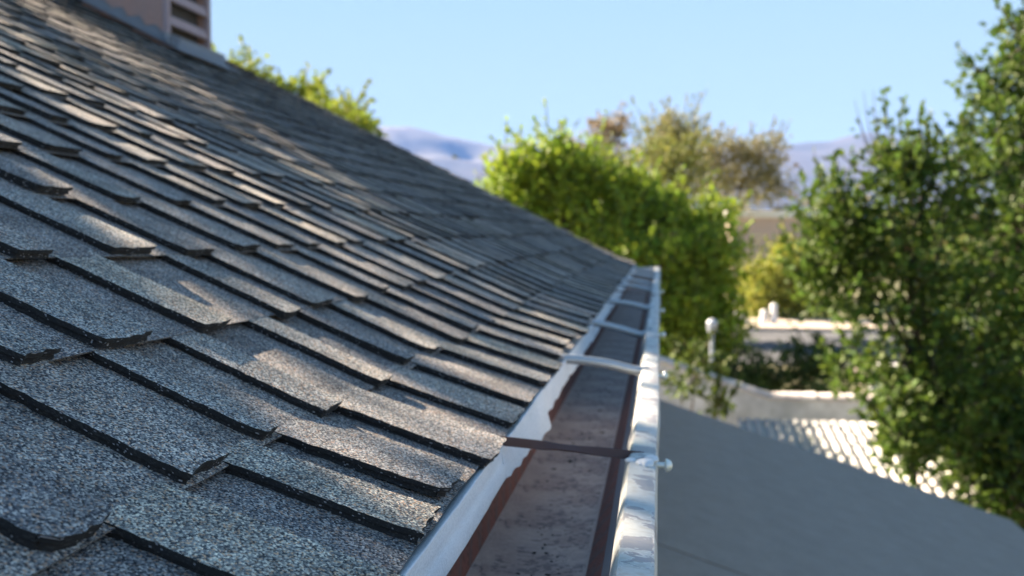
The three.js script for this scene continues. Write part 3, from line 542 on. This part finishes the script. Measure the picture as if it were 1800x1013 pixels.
// belt of trees far down the valley: one mass
{
  const r = rng(500), pos = [], colr = []; const gs = () => (r() + r() + r() - 1.5) * 1.15;
  for (let k = 0; k < 900; k++) {
    const d = rr(r, 70, 320), px = rr(r, -200, 2100), p = at(px, 405, d), w = rr(r, 2, 5.5), h = rr(r, 2.5, 6.5), c = r();
    for (let q = 0; q < 70; q++) {
      const o = V(gs() * w, Math.abs(gs()) * h, gs() * w), s = .35 + .012 * d * .3, a = V(gs(), gs(), gs()).normalize().multiplyScalar(s), b = V(gs(), gs(), gs()).normalize().multiplyScalar(s);
      const v = [V(p.x + o.x, o.y, p.z + o.z)]; v.push(v[0].clone().add(a), v[0].clone().add(b)); for (const e of v) { pos.push(e.x, Math.max(.02, e.y), e.z); colr.push(lerp(.8, 1.5, c), lerp(1.05, .95, c), lerp(.8, .9, c)); }
    }
  }
  const g = new THREE.BufferGeometry(); g.setAttribute('position', new THREE.Float32BufferAttribute(pos, 3)); g.setAttribute('color', new THREE.Float32BufferAttribute(colr, 3)); g.computeVertexNormals();
  const m = mesh('distant_trees', g, leafMat(.11, .12, .045, .2)); m.userData = { kind: 'stuff', label: 'far belt of trees across the valley floor', category: 'trees' };
}

// ------------------------------------------------------------------ neighbouring buildings
{
  // pale flat-roofed building across the street
  const a = at(1288, 372, 47), b = at(1440, 372, 47), w = b.x - a.x;
  const g = thing('flat_roof_building', 'pale flat roofed building with white fascia across the street', 'building', [(a.x + b.x) / 2, 0, a.z - 2.5]);
  mesh('wall', box(w, a.y - .3, 5, 0, (a.y - .3) / 2, 0), std({ map: mottle([.80, .71, .66], [.76, .68, .64], 41), roughness: .95 }), g);
  mesh('fascia', box(w + .4, .34, 5.4, 0, a.y - .13, 0, .03), std({ color: col(.82, .81, .80), roughness: .8 }), g);
  mesh('door', box(.95, 2.05, .06, w * .3, 1.03, 2.5), std({ color: col(.3, .24, .2) }), g);
}
{
  // small gabled house among the trees
  const p = at(1205, 514, 20.5), g = thing('gabled_house', 'small pink gabled house glimpsed through the dark tree', 'house', [p.x, 0, p.z - 1.2]);
  const sh = new THREE.Shape(); sh.moveTo(-1.1, 0); sh.lineTo(-1.1, p.y - .62); sh.lineTo(0, p.y - .12); sh.lineTo(1.1, p.y - .62); sh.lineTo(1.1, 0); sh.closePath();
  const wg = new THREE.ExtrudeGeometry(sh, { depth: 2.4, bevelEnabled: false }); wg.translate(0, 0, -1.2); mesh('wall', wg, std({ color: col(.62, .50, .46), roughness: .95 }), g);
  for (const s of [-1, 1]) mesh('roof', sheet([[[0, p.y, -1.4], [s * 1.35, p.y - .62, -1.4]], [[0, p.y, 1.4], [s * 1.35, p.y - .62, 1.4]]], .06 * s), std({ color: col(.5, .42, .4), roughness: .9 }), g);
}
// corrugated white sheds next door
const corr = std({ map: mottle([.72, .71, .70], [.62, .61, .60], 51), roughness: .6 });
function corrugated(p0, p1, down, len, pitch, amp, th = .004) {       // ridge p0 -> p1, sheet falling along down
  const d = p1.clone().sub(p0), W = d.length(), ux = d.clone().normalize(), up = V().crossVectors(ux, down).normalize(); if (up.y < 0) up.negate();
  const n = Math.round(W / pitch * 8), rows = [];
  for (const t of [0, .5, 1]) { const row = []; for (let j = 0; j <= n; j++) { const s = j / n * W, q = p0.clone().addScaledVector(ux, s).addScaledVector(down, len * t).addScaledVector(up, amp * Math.sin(s / pitch * Math.PI * 2)); row.push([q.x, q.y, q.z]); } rows.push(row); }
  return sheet(rows, th);
}
{
  const D = 8.45, a = at(1085, 613, D), b = at(1352, 702, D), c = at(1660, 704, D), g = thing('garden_wall', 'white garden wall with sloping coping tiles beyond the porch roof', 'wall', [a.x, 0, a.z]);
  const sh = new THREE.Shape(); sh.moveTo(0, 0); sh.lineTo(0, a.y); sh.lineTo(b.x - a.x, b.y); sh.lineTo(c.x - a.x, b.y); sh.lineTo(c.x - a.x, 0); sh.closePath();
  const wg = new THREE.ExtrudeGeometry(sh, { depth: .16, bevelEnabled: false }); wg.translate(0, 0, -.16);
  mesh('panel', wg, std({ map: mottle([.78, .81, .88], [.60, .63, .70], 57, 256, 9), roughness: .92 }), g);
  const r = rng(88), run = (p, q) => { const W = Math.hypot(q.x - p.x, q.y - p.y), n = Math.round(W / .125), an = Math.atan2(q.y - p.y, q.x - p.x);
    for (let k = 0; k < n; k++) { const t = (k + .5) / n, h = sheetFromHalf(.105 * rr(r, .95, 1.06), W / n * 1.06); h.scale(1, .55, 1); h.rotateZ(an + rr(r, -.03, .03)); h.translate(lerp(p.x, q.x, t) - a.x, lerp(p.y, q.y, t) - .004, -.08); mesh('coping_tile', h, copingTones[k % 3], g); } };
  const copingTones = [std({ color: col(.62, .55, .52) }), std({ color: col(.52, .47, .46) }), std({ color: col(.66, .61, .58) })];
  run(a, b); run(b, V(c.x, b.y, c.z));
}
function sheetFromHalf(r, len) { const rows = []; for (let i = 0; i <= 1; i++) { const row = []; for (let j = 0; j <= 8; j++) { const a = Math.PI * (j / 8); row.push([(i - .5) * len, Math.sin(a) * r * (i ? 1 : .9), Math.cos(a) * r * (i ? 1 : .9)]); } rows.push(row); } return sheet(rows, .006); }
{
  const a = at(1352, 703, 8.15), b = at(1640, 706, 8.15); b.y = a.y; b.z = a.z;
  const g = thing('patio_cover', 'sunlit white corrugated patio cover half hidden by the right hand trees', 'patio cover', [a.x, 0, a.z]), W = b.x - a.x;
  const y1 = a.y - .17, z1 = .0; 
  mesh('roof_sheet', corrugated(V(-.26, y1, z1), V(W, y1, z1), V(0, -.13, .99), 1.5, .076, .019), corr, g);
  mesh('beam', box(W + .2, .09, .05, W / 2 - .1, y1 - .05, z1 - .03, .004), M.wood, g);
  for (const x of [-.15, W * .5, W - .1]) { mesh('post', box(.08, y1 - .26, .08, x, (y1 - .26) / 2, z1 + 1.35, .005), M.wood, g); }
}
{
  // garden lamp, unlit
  const p = at(1252, 568, 9.5), g = thing('garden_lamp', 'slim pale lamp post with round globe before the dark tree', 'lamp post', [p.x, 0, p.z]);
  const lm = std({ color: col(.42, .46, .54), roughness: .5 });
  mesh('post', new THREE.CylinderGeometry(.019, .024, p.y - .07, 14).translate(0, (p.y - .07) / 2, 0), lm, g);
  mesh('collar', new THREE.CylinderGeometry(.05, .034, .05, 14).translate(0, p.y - .07, 0), lm, g);
  mesh('globe', new THREE.SphereGeometry(.05, 20, 14).translate(0, p.y - .008, 0), std({ color: col(.5, .54, .62), roughness: .35 }), g);
}
{
  const a = at(1530, 640, 14), b = at(1720, 640, 14), g = thing('yard_wall', 'white painted yard wall seen through the right hand trees', 'wall', [(a.x + b.x) / 2, 0, a.z]);
  mesh('panel', box(b.x - a.x, a.y - .06, .16, 0, (a.y - .06) / 2, 0), std({ map: mottle([.86, .86, .87], [.78, .79, .81], 58), roughness: .9 }), g);
  mesh('coping', box(b.x - a.x + .08, .06, .24, 0, a.y - .03, 0, .008), std({ color: col(.82, .8, .78) }), g);
}
for (const [px, h, c] of [[1360, .75, 'white'], [1343, .5, 'pale grey']]) {
  const p = at(px, 560, 37.4), g = thing('bollard', `${c} ${h > .6 ? 'taller' : 'shorter'} bollard on the sunlit pavement`, 'bollard', [p.x, .13, p.z]);
  mesh('shaft', new THREE.LatheGeometry([[0, 0], [.16, 0], [.13, .06], [.12, h * .8], [.15, h * .84], [.12, h * .92], [0, h]].map(([x, y]) => new THREE.Vector2(x, y)), 14), std({ color: col(.75, .75, .73) }), g);
}

scene.fog = new THREE.FogExp2(0x74a0f0, 1 / 24000);
renderer.render(scene, camera);
